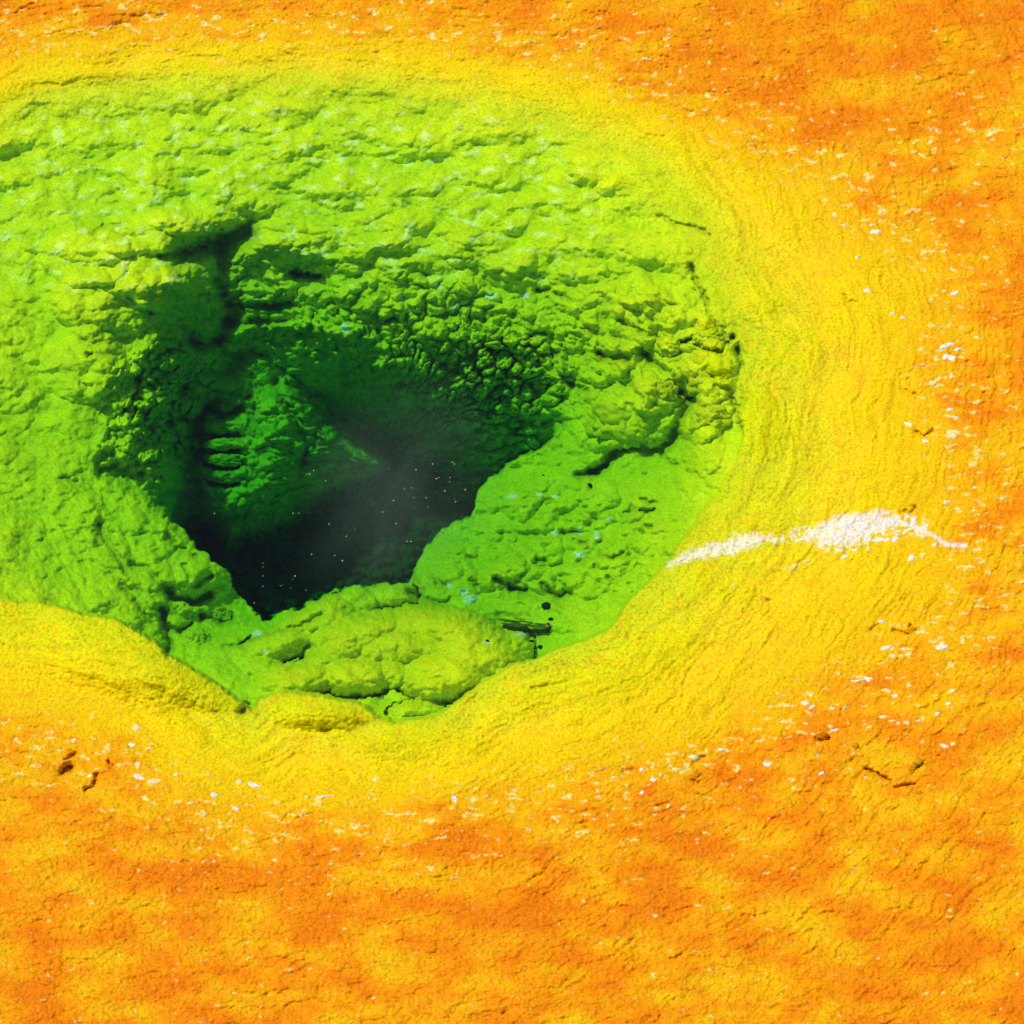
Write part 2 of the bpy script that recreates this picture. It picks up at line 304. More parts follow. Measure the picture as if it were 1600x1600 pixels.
# named cracks and undercuts (polyline, half width, depth)
CR = [([(922,738),(938,730),(958,708),(985,696),(1012,706),(1030,703),(1045,690),(1058,662),(1066,640),(1080,622)],8,.12),
 ([(900,742),(930,738),(945,728)],6,.10),([(1030,710),(1045,722),(1054,725)],3,.05),
 ([(1080,416),(1088,440),(1100,462),(1108,490),(1122,514),(1132,528)],3.5,.06),([(1030,336),(1060,350),(1085,354),(1110,366)],3,.04),
 ([(1062,534),(1074,533),(1084,529)],4,.10),([(1134,532),(1142,527)],5,.12),([(1136,536),(1126,548),(1108,548),(1086,538)],3,.07),([(1030,540),(1038,552),(1048,558),(1060,552)],4,.08),
 ([(965,500),(985,508),(1006,522),(1032,528)],3.5,.06),([(936,553),(952,558),(980,562)],6,.10),([(1000,548),(1020,568),(1042,580)],4,.06),([(1060,612),(1072,620),(1080,617)],5,.08),
 ([(1118,602),(1140,610),(1150,640),(1158,672)],4,.05),([(1150,545),(1158,570)],4,.08),([(880,590),(905,610),(915,612)],6,.06),([(840,455),(858,453)],5,.06),([(866,460),(890,470)],4,.05),
 ([(285,402),(310,396),(335,384),(362,376),(385,364)],17,.20),([(362,500),(355,470),(345,440),(352,415),(345,395)],15,.13),([(252,401),(285,400),(320,388)],5,.08),([(453,430),(475,432),(500,434)],5,.10),
 ([(360,476),(385,482),(412,482),(452,478)],6,.10),([(395,502),(440,503)],5,.07),([(145,365),(165,352),(190,352)],4,.05),([(200,462),(220,482),(240,490)],3,.04),([(140,556),(146,553)],4,.05),
 ([(300,530),(320,545),(350,530),(355,510)],10,.12),([(126,598),(148,606)],2.5,.03),([(100,744),(125,752)],3,.04),([(265,920),(272,934),(300,940),(330,930)],6,.13),([(256,950),(258,970),(266,1000),(262,1020)],7,.15),
 ([(268,980),(285,984),(300,974)],5,.10),([(318,962),(335,962),(352,970),(362,962)],6,.12),([(262,838),(272,846)],6,.08),([(278,855),(292,856)],3,.05),([(304,866),(312,868)],4,.06),([(305,915),(330,900)],5,.07),([(290,880),(298,900)],4,.05),
 ([(200,895),(170,845),(155,820)],5,.05),([(260,920),(230,885),(205,880)],5,.05),([(240,970),(210,930),(180,900),(150,880)],5,.04),
 ([(320,690),(345,684),(375,682)],5,.12),([(322,706),(350,706),(376,704)],4,.10),([(325,726),(350,730),(372,728)],5,.12),([(330,752),(356,758),(376,752)],5,.12),([(330,640),(352,655),(378,640),(390,620)],6,.08),
 ([(430,600),(460,650),(480,700),(470,740)],6,.06),([(395,590),(400,640),(385,680)],5,.05),
 ([(772,905),(790,912),(800,921),(824,921)],5,.11),([(845,912),(858,925),(872,930),(882,926)],5,.10),([(878,918),(892,928)],5,.07),([(836,875),(850,873)],4,.07),([(934,862),(945,869),(958,869),(970,862)],3,.05),
 ([(905,848),(916,848)],3.5,.05),([(1000,780),(1012,784),(1022,784)],3,.06),([(998,796),(1008,800),(1018,796)],3,.06),([(972,800),(982,796)],3,.05),([(1008,822),(1016,824)],4,.06),([(948,900),(956,908)],3,.04),([(637,925),(646,928)],5,.09),
 ([(680,905),(690,912)],5,.06),([(735,905),(745,912)],4,.05),([(655,930),(690,940),(700,935)],4,.05),([(1005,738),(1008,740)],2.5,.04),([(920,760),(922,762)],3,.05),([(722,842),(730,842)],2.5,.04),
 ([(352,1008),(400,995),(430,985),(470,975),(500,958)],3.5,.05),([(500,965),(540,950),(560,935),(580,925)],3.5,.05),([(440,1020),(500,1005),(545,990),(560,970)],3,.04),([(540,1005),(600,988),(650,992)],3,.035),([(600,1020),(640,1005),(690,1002),(740,1010)],3.5,.045),
 ([(765,960),(775,985),(790,1000)],5,.06),([(480,1025),(520,1022),(560,1030),(595,1036)],4,.05),([(590,1095),(600,1090)],5,.07),([(615,1082),(635,1078)],3,.05),([(676,1092),(700,1098)],3,.05),([(620,1075),(636,1060),(638,1050)],3,.05),([(555,1050),(565,1060)],4,.04),
 ([(385,1100),(378,1112)],6,.08),([(612,1122),(618,1128)],4,.05),([(505,1140),(515,1142)],3,.02),([(780,935),(830,932),(880,945),(950,945)],3,.04),
 ([(818,1072),(835,1078),(856,1070)],2,.02),([(870,1180),(880,1174)],2,.015),([(1065,1090),(1070,1060),(1078,1045)],2,.015),([(1198,940),(1202,938)],2,.02),([(1192,925),(1200,940)],2,.015),([(1425,790),(1435,797)],2,.02),
 ([(1318,460),(1325,469),(1340,474)],1.8,.02),([(1408,610),(1430,614)],1.8,.02),([(1432,675),(1445,680),(1458,672)],2,.03),([(1360,985),(1375,975)],2,.02),([(1408,800),(1425,801),(1432,792)],2,.02),
 ([(1278,1155),(1296,1155)],3,.03),([(1355,1202),(1375,1212),(1392,1218)],2.5,.05),([(1400,1228),(1430,1226)],2.5,.04),([(1425,1205),(1435,1198)],2.5,.03),([(1395,985),(1420,990),(1424,978)],2,.03),([(1080,1220),(1090,1224)],2.5,.03),
 ([(132,1236),(146,1226),(152,1212)],3,.05),([(100,1205),(108,1200)],7,.10),([(100,1186),(115,1178)],2.5,.04),([(170,1190),(178,1202)],2.5,.03),([(975,1205),(990,1202)],2.5,.03),([(1085,1192),(1102,1182)],4,.03)]
crk = np.zeros_like(Z)
for pl, w, d in CR:
    us = [q[0] for q in pl]; vs = [q[1] for q in pl]
    m = 4*w+14
    x0, x1 = np.searchsorted(gu, [min(us)-m, max(us)+m]); y0, y1 = np.searchsorted(gv, [min(vs)-m, max(vs)+m])
    sl = (slice(y0, y1), slice(x0, x1))
    dd = seg_dist(X[sl]+.5*wx[sl]+1.5*fx[sl], Y[sl]+.5*wy[sl]+1.5*fy[sl], pl)
    prof = np.exp(-(dd/w)**2)
    if 360 < us[0] < 800 and 930 < vs[0] < 1100: d *= .28; prof = np.exp(-(dd/(1.6*w))**2)
    Z[sl] -= d*prof
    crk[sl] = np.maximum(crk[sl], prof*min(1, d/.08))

G = ground_point(X, Y, 0.0)
P = G + (-Z)[..., None]*view_drop(X, Y)

# ------------------------------------------------------------------ colours of the bed (mineral and bacterial mat, plus painted glints and shade)
def lin(c):
    c = np.array(c, float)/255.0
    return np.where(c <= .04045, c/12.92, ((c+.055)/1.055)**2.4)
def ramp(t, stops):
    ts = [s[0] for s in stops]; cs = np.array([lin(s[1]) for s in stops])
    return np.stack([np.interp(t, ts, cs[:, k]) for k in range(3)], -1)
sPw = f_sP(XW, YW); sOw = f_sO(XW, YW); sSw = f_sS(XW, YW)
tz = np.clip(-sPw/(np.maximum(-sPw, 0)+np.maximum(-sOw, 0)+1e-3), 0, 1)
tz = np.clip(tz + .13*fbm(X/60, Y/26, 4, 300), 0, 1)
outer = ramp(tz, [(0, (210,222,0)), (.3, (232,222,0)), (.6, (248,214,0)), (.9, (252,198,0)), (1, (253,186,0))])
pn = fbm(XW/74+.6*fbm(X/90, Y/70, 2, 305), YW/24, 6, 310, .58)
om = sstep(-.04, .26, sOw/230+pn*.48+.16*fbm(XW/20, YW/8, 4, 311, .6)+.02)*sstep(-110, 20, sOw)
dn = fbm(X/110, Y/56, 6, 320, .6)*1.2+.35*fbm(X/420, Y/260, 2, 321)
orange = ramp(np.clip(.5+dn*1.2, 0, 1), [(0, (240,132,0)), (.45, (250,156,0)), (1, (253,188,4))])
outer = outer*(1-om[..., None])+orange*om[..., None]
ol = sstep(.0, .42, fbm(tha/40, shore/16, 5, 312, .62))*(1-om)*.55
outer = outer*(1-ol[..., None])+outer*np.array([.80, .78, .3])*ol[..., None]
go = sstep(.02, .40, fbm(XW/34, YW/18, 5, 313, .62))*(1-om)*.3
outer = outer*(1-go[..., None])+lin((252,184,0))*go[..., None]
# pale mineral flecks along orange / yellow contacts
fn = fbm(XW/22, YW/9, 4, 330, .6)
edge = np.exp(-((sOw/260+pn*.55-.02)/.09)**2)*sstep(-60, 30, sOw)
wf = sstep(.30, .42, fn+.16*edge-.1*sstep(60, 200, sOw))*sstep(-70, 10, sOw)*.75
pale = lin((255,238,150))
outer = outer*(1-wf[..., None])+pale*wf[..., None]
# broken white streak across the crust
st = np.zeros_like(Z)
for pl, vals in (([(1040,884),(1066,872),(1105,861),(1145,852),(1185,843),(1203,837)], [1,5,9,11,8,1]),
                 ([(1262,838),(1290,832),(1325,826),(1360,818),(1400,812)], [3,15,22,16,3])):
    m = (X > 980) & (X < 1460) & (Y > 770) & (Y < 940)
    d, w = seg_dist(X[m]+.5*wx[m]+fx[m], Y[m]+.5*wy[m]+fy[m], pl, False, vals)
    st[m] = np.maximum(st[m], sstep(6, -5, d-w+10*fbm(X[m]/16, Y[m]/9, 4, 342, .6))*sstep(-.5, -.05, fbm(X[m]/6, Y[m]/4, 2, 343)))
m = (X > 1180) & (X < 1540) & (Y > 770) & (Y < 900)
d, w = seg_dist(X[m]+wx[m], Y[m]+wy[m], [(1200,845),(1255,836),(1300,838),(1380,820),(1435,822)], False, [5,12,24,26,14])
st[m] = np.maximum(st[m], sstep(4, -4, d-w)*sstep(-.02, .12, fbm(X[m]/9, Y[m]/6, 3, 340)))
d = seg_dist(X[m]+.3*wx[m]+fx[m], Y[m]+.3*wy[m]+fy[m], [(1395,812),(1425,822),(1460,838),(1480,851),(1510,853)])
st[m] = np.maximum(st[m], .8*sstep(5, 1.5, d))
white = lin((250,242,226))*(.93+.12*fbm(X/7, Y/5, 3, 341))[..., None]
outer = outer*(1-st[..., None])+white*st[..., None]
# outermost: bare pale sinter flats
sm = sstep(-45, 45, sSw+190*fbm(XW/110, YW/42, 6, 350, .62))
sint = ramp(np.clip(.45+fbm(X/70, Y/40, 5, 360)*.8+.9*fbm(X/330, Y/150, 3, 362), 0, 1), [(0, (214,196,166)), (.5, (230,218,196)), (1, (242,234,218))])
outer = outer*(1-sm[..., None])+sint*sm[..., None]
# the submerged bed
bt = np.clip(.5+fbm(X/40, Y/24, 4, 370)*.9, 0, 1)
bed = ramp(bt, [(0, (196,222,0)), (.5, (208,230,0)), (1, (222,240,6))])
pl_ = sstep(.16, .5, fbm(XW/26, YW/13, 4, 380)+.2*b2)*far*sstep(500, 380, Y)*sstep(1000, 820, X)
bed = bed*(1-.75*pl_[..., None])+lin((236,255,170))*.75*pl_[..., None]  # pale water glints of the far slope, painted into the bed colour
gt = sstep(-.02, .4, fbm(XW/18, YW/12, 4, 386))*np.clip(.6*slab+.5*rterr+.4*far+.5*lflank, 0, .6)
bed = bed*(1-gt[..., None])+lin((168,206,0))*gt[..., None]
mt = foot*(mound > -9)*(.45+.4*sstep(-.1, .3, fbm(XW/30, YW/18, 3, 387)))
bed = bed*(1-mt[..., None])+lin((232,226,0))*mt[..., None]
rt = sstep(.1, .45, fbm(X/22, Y/16, 3, 385))*(rterr+.3*slab)*.5
bed = bed*(1-rt[..., None])+lin((216,206,0))*rt[..., None]
# blue-white deposits
for (u, v, ru, rv) in [(722,923,7,4),(733,935,10,5),(742,931,6,3),(700,913,6,4),(865,775,5,3),(904,828,2.5,6),(865,832,6,3),(903,865,9,3),(930,836,2,6),(799,775,8,3),(840,773,4,3),(813,990,12,2.5),(402,988,8,4),(415,1017,4,3),(632,905,5,4),(593,1021,3,2),
                       (205,467,6,3),(222,480,10,3),(630,468,5,3),(680,448,10,3),(710,480,9,3),(765,463,8,4),(820,463,7,4),(540,515,6,6),(950,810,5,3),(760,1003,4,3)]:
    m = (np.abs(X-u) < ru*3) & (np.abs(Y-v) < rv*3)
    q = sstep(1.4, .6, np.hypot((X[m]+fx[m]*1.5-u)/ru, (Y[m]+fy[m]*1.5-v)/rv))
    bed[m] = bed[m]*(1-q[..., None])+np.array([.80, 1.0, 1.0])*q[..., None]
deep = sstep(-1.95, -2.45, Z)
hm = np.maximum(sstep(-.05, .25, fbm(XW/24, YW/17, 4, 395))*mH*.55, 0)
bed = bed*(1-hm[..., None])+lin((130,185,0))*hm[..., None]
bed = bed*(1-deep[..., None])+np.array([.14, .17, .16])*deep[..., None]  # gloom of the deep throat floor, painted into the bed colour
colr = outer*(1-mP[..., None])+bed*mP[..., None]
# mat darker and browner in pores; crease shade painted along the cracks
pore = sstep(.12, .5, fbm(X/6, Y/5, 3, 390)+.35*fbm(X/50, Y/34, 3, 391))*(.55*(1-mP)*sstep(.7, .1, tz)+.2)*(1-sm)*(1-st)
colr = colr*(1-pore[..., None])+colr*np.array([.55, .5, .4])*pore[..., None]
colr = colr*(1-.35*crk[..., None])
colr = np.clip(colr, 0, .92)
grain = np.clip(1-.75*far-.35*mH+.1*mP-.5*mP*sstep(330, 240, X)*sstep(720, 640, Y), .15, 1)

# ------------------------------------------------------------------ ground mesh (with skirt out to the horizon)
def surf(u, v):
    """position of the bed at the image pixel"""
    x = np.clip((np.asarray(u, float)-U0)/STEP, 0, NU-1.001); y = np.clip((np.asarray(v, float)-V0)/STEP, 0, NV-1.001)
    xi = x.astype(int); yi = y.astype(int); xf = (x-xi)[..., None]; yf = (y-yi)[..., None]
    return (P[yi, xi]*(1-xf)+P[yi, xi+1]*xf)*(1-yf)+(P[yi+1, xi]*(1-xf)+P[yi+1, xi+1]*xf)*yf
def surf_col(u, v):
    xi = int(np.clip((u-U0)/STEP, 0, NU-1)); yi = int(np.clip((v-V0)/STEP, 0, NV-1)); return colr[yi, xi]

idx = np.arange(NU*NV).reshape(NV, NU)
quads = np.stack([idx[1:, :-1], idx[1:, 1:], idx[:-1, 1:], idx[:-1, :-1]], -1).reshape(-1, 4)
loop = np.concatenate([idx[-1, :-1], idx[::-1, -1][:-1], idx[0, ::-1][:-1], idx[:-1, 0]])
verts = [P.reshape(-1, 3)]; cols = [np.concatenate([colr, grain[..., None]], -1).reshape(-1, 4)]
prev = loop; base = NU*NV
lp = P.reshape(-1, 3)[loop]; lc = cols[0][loop]
allq = [quads]
for k, s in enumerate([1.015, 1.15, 1.5, 2.2, 4, 10, 40, 150]):
    q = lp.copy(); q[:, :2] = lp[:, :2]*s
    q[:, 2] = lp[:, 2]*max(0, 1-k/4)+.18*min(1, k/4)
    t = 1 - .25*(k == 0); t2 = sstep(3, 6, k)
    plain = np.array([.94, .36, .002, 1.0])*(1-t2)+np.array([.62, .56, .46, 1.0])*t2
    verts.append(q); cols.append(lc*(1-t)+plain*t)
    cur = base+np.arange(len(loop)); base += len(loop)
    allq.append(np.stack([prev, cur, np.roll(cur, -1), np.roll(prev, -1)], -1)); prev = cur
verts = np.concatenate(verts); cols = np.concatenate(cols); quads = np.concatenate(allq)

def np_mesh(name, verts, quads, cols=None):
    me = bpy.data.meshes.new(name)
    me.vertices.add(len(verts)); me.vertices.foreach_set('co', np.ascontiguousarray(verts, np.float32).ravel())
    k = quads.shape[1]
    me.loops.add(quads.size); me.loops.foreach_set('vertex_index', np.ascontiguousarray(quads, np.int32).ravel())
    me.polygons.add(len(quads)); me.polygons.foreach_set('loop_start', np.arange(0, quads.size, k, dtype=np.int32))
    me.polygons.foreach_set('use_smooth', np.ones(len(quads), bool))
    me.update(calc_edges=True)
    if cols is not None:
        at = me.attributes.new('mat_tint', 'FLOAT_COLOR', 'POINT')
        c4 = np.ones((len(cols), 4), np.float32); c4[:, :cols.shape[1]] = cols
        at.data.foreach_set('color', c4.ravel())
    return me

def nodes_of(name):
    m = bpy.data.materials.new(name); m.use_nodes = True
    nt = m.node_tree; nt.nodes.clear()
    return m, nt, nt.nodes.new('ShaderNodeOutputMaterial')

def rock_material(name, tint=None, bump=.32, rough=.62, spec=.09, size=1.0):
    m, nt, out = nodes_of(name)
    N = nt.nodes; L = nt.links
    b = N.new('ShaderNodeBsdfPrincipled'); L.new(b.outputs[0], out.inputs[0])
    b.inputs['Roughness'].default_value = rough; b.inputs['Specular IOR Level'].default_value = spec
    if tint is None:
        a = N.new('ShaderNodeAttribute'); a.attribute_name = 'mat_tint'; src = a.outputs['Color']
    else:
        a = N.new('ShaderNodeRGB'); a.outputs[0].default_value = (*tint, 1); src = a.outputs[0]
    tc = N.new('ShaderNodeNewGeometry')
    n1 = N.new('ShaderNodeTexNoise'); n1.inputs['Scale'].default_value = 55*size; n1.inputs['Detail'].default_value = 5; n1.inputs['Roughness'].default_value = .65
    L.new(tc.outputs['Position'], n1.inputs['Vector'])
    r = N.new('ShaderNodeValToRGB'); L.new(n1.outputs['Fac'], r.inputs[0])
    r.color_ramp.elements[0].position = .32; r.color_ramp.elements[0].color = (.62, .58, .5, 1)
    r.color_ramp.elements[1].position = .56; r.color_ramp.elements[1].color = (1, 1, 1, 1)
    mx = N.new('ShaderNodeMix'); mx.data_type = 'RGBA'; mx.blend_type = 'MULTIPLY'; mx.inputs[0].default_value = .8
    L.new(src, mx.inputs[6]); L.new(r.outputs[0], mx.inputs[7]); L.new(mx.outputs[2], b.inputs['Base Color'])
    n2 = N.new('ShaderNodeTexNoise'); n2.inputs['Scale'].default_value = 26*size; n2.inputs['Detail'].default_value = 8; n2.inputs['Roughness'].default_value = .68
    L.new(tc.outputs['Position'], n2.inputs['Vector'])
    bp = N.new('ShaderNodeBump'); bp.inputs['Strength'].default_value = bump; bp.inputs['Distance'].default_value = .03
    if tint is None:
        mm = N.new('ShaderNodeMath'); mm.operation = 'MULTIPLY'; mm.inputs[1].default_value = bump*1.15
        L.new(a.outputs['Alpha'], mm.inputs[0]); L.new(mm.outputs[0], bp.inputs['Strength'])
    L.new(n2.outputs['Fac'], bp.inputs['Height']); L.new(bp.outputs[0], b.inputs['Normal'])
    return m

M_bed = rock_material('hot_spring_bed')

def tag(o, label=None, cat=None, group=None, kind=None):
    if label: o['label'] = label
    if cat: o['category'] = cat
    if group: o['group'] = group
    if kind: o['kind'] = kind
    return o

gm = np_mesh('ground', verts, quads, cols); gm.materials.append(M_bed)
ground = bpy.data.objects.new('ground', gm); col.objects.link(ground); tag(ground, kind='structure')

# ------------------------------------------------------------------ water body: clear sheet over an absorbing volume
def water_material():
    m, nt, out = nodes_of('spring_water'); N = nt.nodes; L = nt.links
    tr = N.new('ShaderNodeBsdfTransparent'); gl = N.new('ShaderNodeBsdfGlossy'); gl.inputs['Roughness'].default_value = .08
    fr = N.new('ShaderNodeFresnel'); fr.inputs['IOR'].default_value = 1.33
    mx = N.new('ShaderNodeMixShader')
    geo = N.new('ShaderNodeNewGeometry')
    ns = N.new('ShaderNodeTexNoise'); ns.inputs['Scale'].default_value = 5; ns.inputs['Detail'].default_value = 3
    L.new(geo.outputs['Position'], ns.inputs['Vector'])
    bp = N.new('ShaderNodeBump'); bp.inputs['Strength'].default_value = .25; bp.inputs['Distance'].default_value = .02
    L.new(ns.outputs['Fac'], bp.inputs['Height']); L.new(bp.outputs[0], gl.inputs['Normal']); L.new(bp.outputs[0], fr.inputs['Normal'])
    L.new(fr.outputs[0], mx.inputs[0]); L.new(tr.outputs[0], mx.inputs[1]); L.new(gl.outputs[0], mx.inputs[2]); L.new(mx.outputs[0], out.inputs['Surface'])
    va = N.new('ShaderNodeVolumeAbsorption'); va.inputs['Color'].default_value = (.46, .86, .58, 1); va.inputs['Density'].default_value = 1.65
    L.new(va.outputs[0], out.inputs['Volume'])
    return m
W = 5.4
wv = np.array([(-W,-5.2,-4.0),(W,-5.2,-4.0),(W,8.5,-4.0),(-W,8.5,-4.0),(-W,-5.2,0),(W,-5.2,0),(W,8.5,0),(-W,8.5,0)], float)
wq = np.array([(0,3,2,1),(4,5,6,7),(0,1,5,4),(1,2,6,5),(2,3,7,6),(3,0,4,7)])
wm = np_mesh('water', wv, wq); wm.polygons.foreach_set('use_smooth', np.zeros(6, bool)); wm.materials.append(water_material())
water = bpy.data.objects.new('water', wm); col.objects.link(water); tag(water, kind='structure')

# ------------------------------------------------------------------ loose things
from mathutils import noise as mn
import bmesh
PX = 7.0/1600
M_stone = rock_material('boulder_surface', bump=.35)
M_pebble = rock_material('dark_pebble_stone', (.012, .03, .012), bump=.4, rough=.7)
M_pebble2 = rock_material('brown_pebble_stone', (.16, .085, .015), bump=.4, rough=.7)
M_flake = rock_material('pale_mineral_crust', (.90, .84, .66), bump=.35, rough=.6)
M_cream = rock_material('cream_mineral_crust', (.90, .74, .30), bump=.35, rough=.6)
M_fleck = rock_material('pale_floating_mineral', (.88, .9, .8), bump=.1, rough=.5)
M_wood = rock_material('waterlogged_wood', (.045, .05, .012), bump=.6, rough=.7, size=1.6)
M_bark = rock_material('pale_split_wood', (.16, .17, .03), bump=.5, rough=.7, size=1.6)

def bm_obj(name, bm, mat, parent=None, tint=None):
    me = bpy.data.meshes.new(name); bm.to_mesh(me); bm.free()
    me.polygons.foreach_set('use_smooth', np.ones(len(me.polygons), bool)); me.materials.append(mat)
    if tint is not None:
        at = me.attributes.new('mat_tint', 'FLOAT_COLOR', 'POINT')
        c = np.ones((len(me.vertices), 4), np.float32)
        co = np.empty(len(me.vertices)*3, np.float32); me.vertices.foreach_get('co', co); co = co.reshape(-1, 3)
        k = .9+.25*fbm(co[:, 0]*14+3, co[:, 2]*14+co[:, 1]*9, 3, 77)
        c[:, :3] = np.clip(np.array(tint)[None]*k[:, None], 0, .92); at.data.foreach_set('color', c.ravel())
    o = bpy.data.objects.new(name, me); col.objects.link(o)
    if parent is not None: o.parent = parent
    return o

def lump(rx, ry, rz, seed, sub=5, rough=.30, freq=1.9):
    bm = bmesh.new(); bmesh.ops.create_icosphere(bm, subdivisions=sub, radius=1)
    off = Vector((seed*7.13, seed*3.7, seed*1.9))
    for v in bm.verts:
        n = v.co.normalized()
        f = 1 + rough*mn.fractal(n*freq+off, .9, 2.1, 5) - .55*rough*max(0, .28-abs(mn.noise(n*2.3+off)))/.28 + .10*rough*mn.noise(n*9+off)
        q = n*f
        v.co = Vector((q.x*rx, q.y*ry, q.z*rz))
    return bm

def boulder(u, v, ru, rv, label, group, sink=.35, rot=0, tint_gain=1.0, seed=None):
    seed = seed or int(u+v)
    p = Vector(surf(u, v)); rx = ru*PX; ry = rv*PX*1.0; rz = rv*PX*1.05
    bm = lump(rx, ry, rz, seed)
    o = bm_obj('boulder', bm, M_stone, tint=np.array(surf_col(u, v))*tint_gain)
    o.location = p + Vector((0, .35*ry, -sink*rz)); o.rotation_euler = (0, 0, math.radians(rot))
    tag(o, label, 'boulder', group)
    return o
GT = 'rounded boulders of the right-hand terrace'
boulder(1108, 588, 48, 36, 'largest rounded yellow-green boulder under the dark cleft of the right terrace', GT, .45, -20)
boulder(1036, 612, 23, 21, 'round lime boulder wedged left of the largest terrace boulder', GT, .45)
boulder(1046, 541, 21, 17, 'small lime boulder above a crescent shadow near the upper cracks', GT, .5)
boulder(1112, 655, 34, 25, 'olive-green boulder directly below the largest terrace boulder', GT, .55, 15)
boulder(1108, 526, 30, 16, 'flat yellow-green boulder between the two dark clefts', GT, .55, 10)
boulder(972, 660, 60, 38, 'broad lime boulder overhanging the long black undercut', GT, .55, -15)
GN = 'broken rocks in the left notch'
boulder(284, 955, 19, 15, 'small green rock at the far left of the shadowed notch', GN, .3)
boulder(322, 930, 28, 10, 'flat ragged green rock shelf over the notch shadow', GN, .3, -10)
boulder(338, 958, 25, 15, 'ragged sunlit green rock in the middle of the notch', GN, .35, -15)
boulder(306, 1000, 25, 17, 'smooth green rock at the bottom of the notch', GN, .5, 25)
GI = 'ledge stones stacked inside the throat'
boulder(347, 672, 27, 9, 'topmost of the four flat dark green stones stacked inside the throat', GI, .1)
boulder(351, 697, 29, 10, 'second from the top of the four stacked dark green stones in the throat', GI, .1, 4)
boulder(352, 721, 28, 10, 'third from the top of the four stacked dark green stones in the throat', GI, .1, -4)
boulder(356, 747, 31, 11, 'lowest of the four flat dark green stones stacked inside the throat', GI, .1)
GU = 'angular rocks on the shaded back wall of the throat'
boulder(414, 571, 22, 13, 'angular olive rock at the peak of the green outcrop in the throat', GU, .3, 15)
boulder(332, 583, 15, 12, 'small bright green rock on the shaded left wall of the throat', GU, .3)
boulder(300, 566, 24, 12, 'flat green rock higher on the shaded left wall of the throat', GU, .35, -10)

GP = 'dark pebbles on the lime slab'
for (u, v, ru, rv, label) in [(852,947,8.5,6,'largest black-green pebble right above the driftwood stick'),(859,967,4.2,3,'small dark pebble just above the right end of the stick'),
        (856,974,3.2,2.4,'smaller dark pebble touching the right end of the stick'),(829,1001,4.6,2.4,'flat dark pebble below the middle of the stick'),(843,1010,4.6,3.2,'dark pebble beside the tip of the yellow-green mound'),
        (195,746,3.2,3,'single dark round pebble on the smooth green patch left of the throat'),(847,743,2,1.6,'tiny black pebble on the upper part of the lime slab'),(926,881,2,1.6,'tiny black pebble in the lower middle of the lime slab'),
        (761,1001,3,2.4,'tiny dark pebble on the crest of the yellow-green mound'),(919,759,4.5,4,'dark pebble below the black undercut on the lime slab')]:
    o = bm_obj('pebble', lump(ru*PX, rv*PX, rv*PX*.8, int(u*3), 3, .25, 1.3), M_pebble)
    o.location = Vector(surf(u, v))+Vector((0, 0, rv*PX*.4)); tag(o, label, 'pebble', GP)
GO = 'small brown stones on the orange crust'
for (u, v, ru, rv, label) in [(1286,1150,10,6,'brown stone on the orange crust right of the bottom centre'),(1425,1204,8,6,'brown stone above the long crack at lower right'),(1435,1190,8,6,'orange-brown stone upper right of the lower right crack'),
        (1337,1166,6,6,'small orange stone left of the lower right crack'),(1088,1212,8,8,'round brownish stone at the bottom centre right'),(1088,1240,6,4,'low dark stone at the bottom edge of the orange crust'),
        (101,1204,9,10,'dark brown stone in the bottom left hollow'),(1438,1240,5,4,'small dark stone near the bottom right corner'),(1425,985,11,6,'brown stone on the orange crust at middle right')]:
    o = bm_obj('stone', lump(ru*PX, rv*PX, rv*PX*.8, int(u*3), 4, .3, 1.6), M_stone, tint=np.array(surf_col(u, v+6))*.8)
    o.location = Vector(surf(u, v))+Vector((0, 0, -rv*PX*.15)); tag(o, label, 'stone', GO)

# driftwood: a split waterlogged stick and a thin twig
def stick(pts, radii, lift, mat, name, nseg=10, flat=.7, seed=1):
    pts = [Vector(surf(u, v))+Vector((0, 0, lift)) for u, v in pts]
    n = 40; bm = bmesh.new(); rings = []
    for i in range(n):
        t = i/(n-1)*(len(pts)-1); k = min(int(t), len(pts)-2); f = t-k
        p = pts[k].lerp(pts[k+1], f); r = radii[k]*(1-f)+radii[k+1]*f
        d = (pts[k+1]-pts[k]).normalized(); s = d.cross(Vector((0, 0, 1))).normalized(); w = s.cross(d)
        p = p+Vector((0, .0, .004*mn.noise(Vector((i*.3, seed, 0)))))
        rr = []
        for j in range(nseg):
            a = 2*math.pi*j/nseg; q = r*(1+.28*mn.noise(Vector((j*1.3, i*.16, seed)))+.10*mn.noise(Vector((j*2.1, i*.9, seed))))
            e = .012*mn.noise(Vector((j*3.1, seed, 5))) if i in (0, n-1) else 0
            rr.append(bm.verts.new(p+s*(q*math.cos(a))+w*(q*flat*math.sin(a))+d*e))
        rings.append(rr)
    for a, b in zip(rings, rings[1:]):
        for j in range(nseg): bm.faces.new((a[j], a[(j+1) % nseg], b[(j+1) % nseg], b[j]))
    bm.faces.new(rings[0][::-1]); bm.faces.new(rings[-1])
    bmesh.ops.recalc_face_normals(bm, faces=bm.faces)
    return bm
root = bpy.data.objects.new('driftwood_stick', None); col.objects.link(root)
tag(root, 'dark waterlogged driftwood stick lying on the green floor beside the mound', 'driftwood')
bm_obj('stem', stick([(785,979),(805,984),(830,985),(856,986)], [.012,.020,.022,.024], .016, M_wood, 'stem'), M_wood, root)
bm_obj('split_edge', stick([(782,976),(810,979),(835,980),(852,982)], [.004,.008,.008,.006], .030, M_bark, 'split_edge', seed=4), M_bark, root)
bm_obj('broken_end', stick([(852,985),(857,984),(859,981)], [.022,.016,.006], .02, M_wood, 'broken_end', seed=8), M_wood, root)
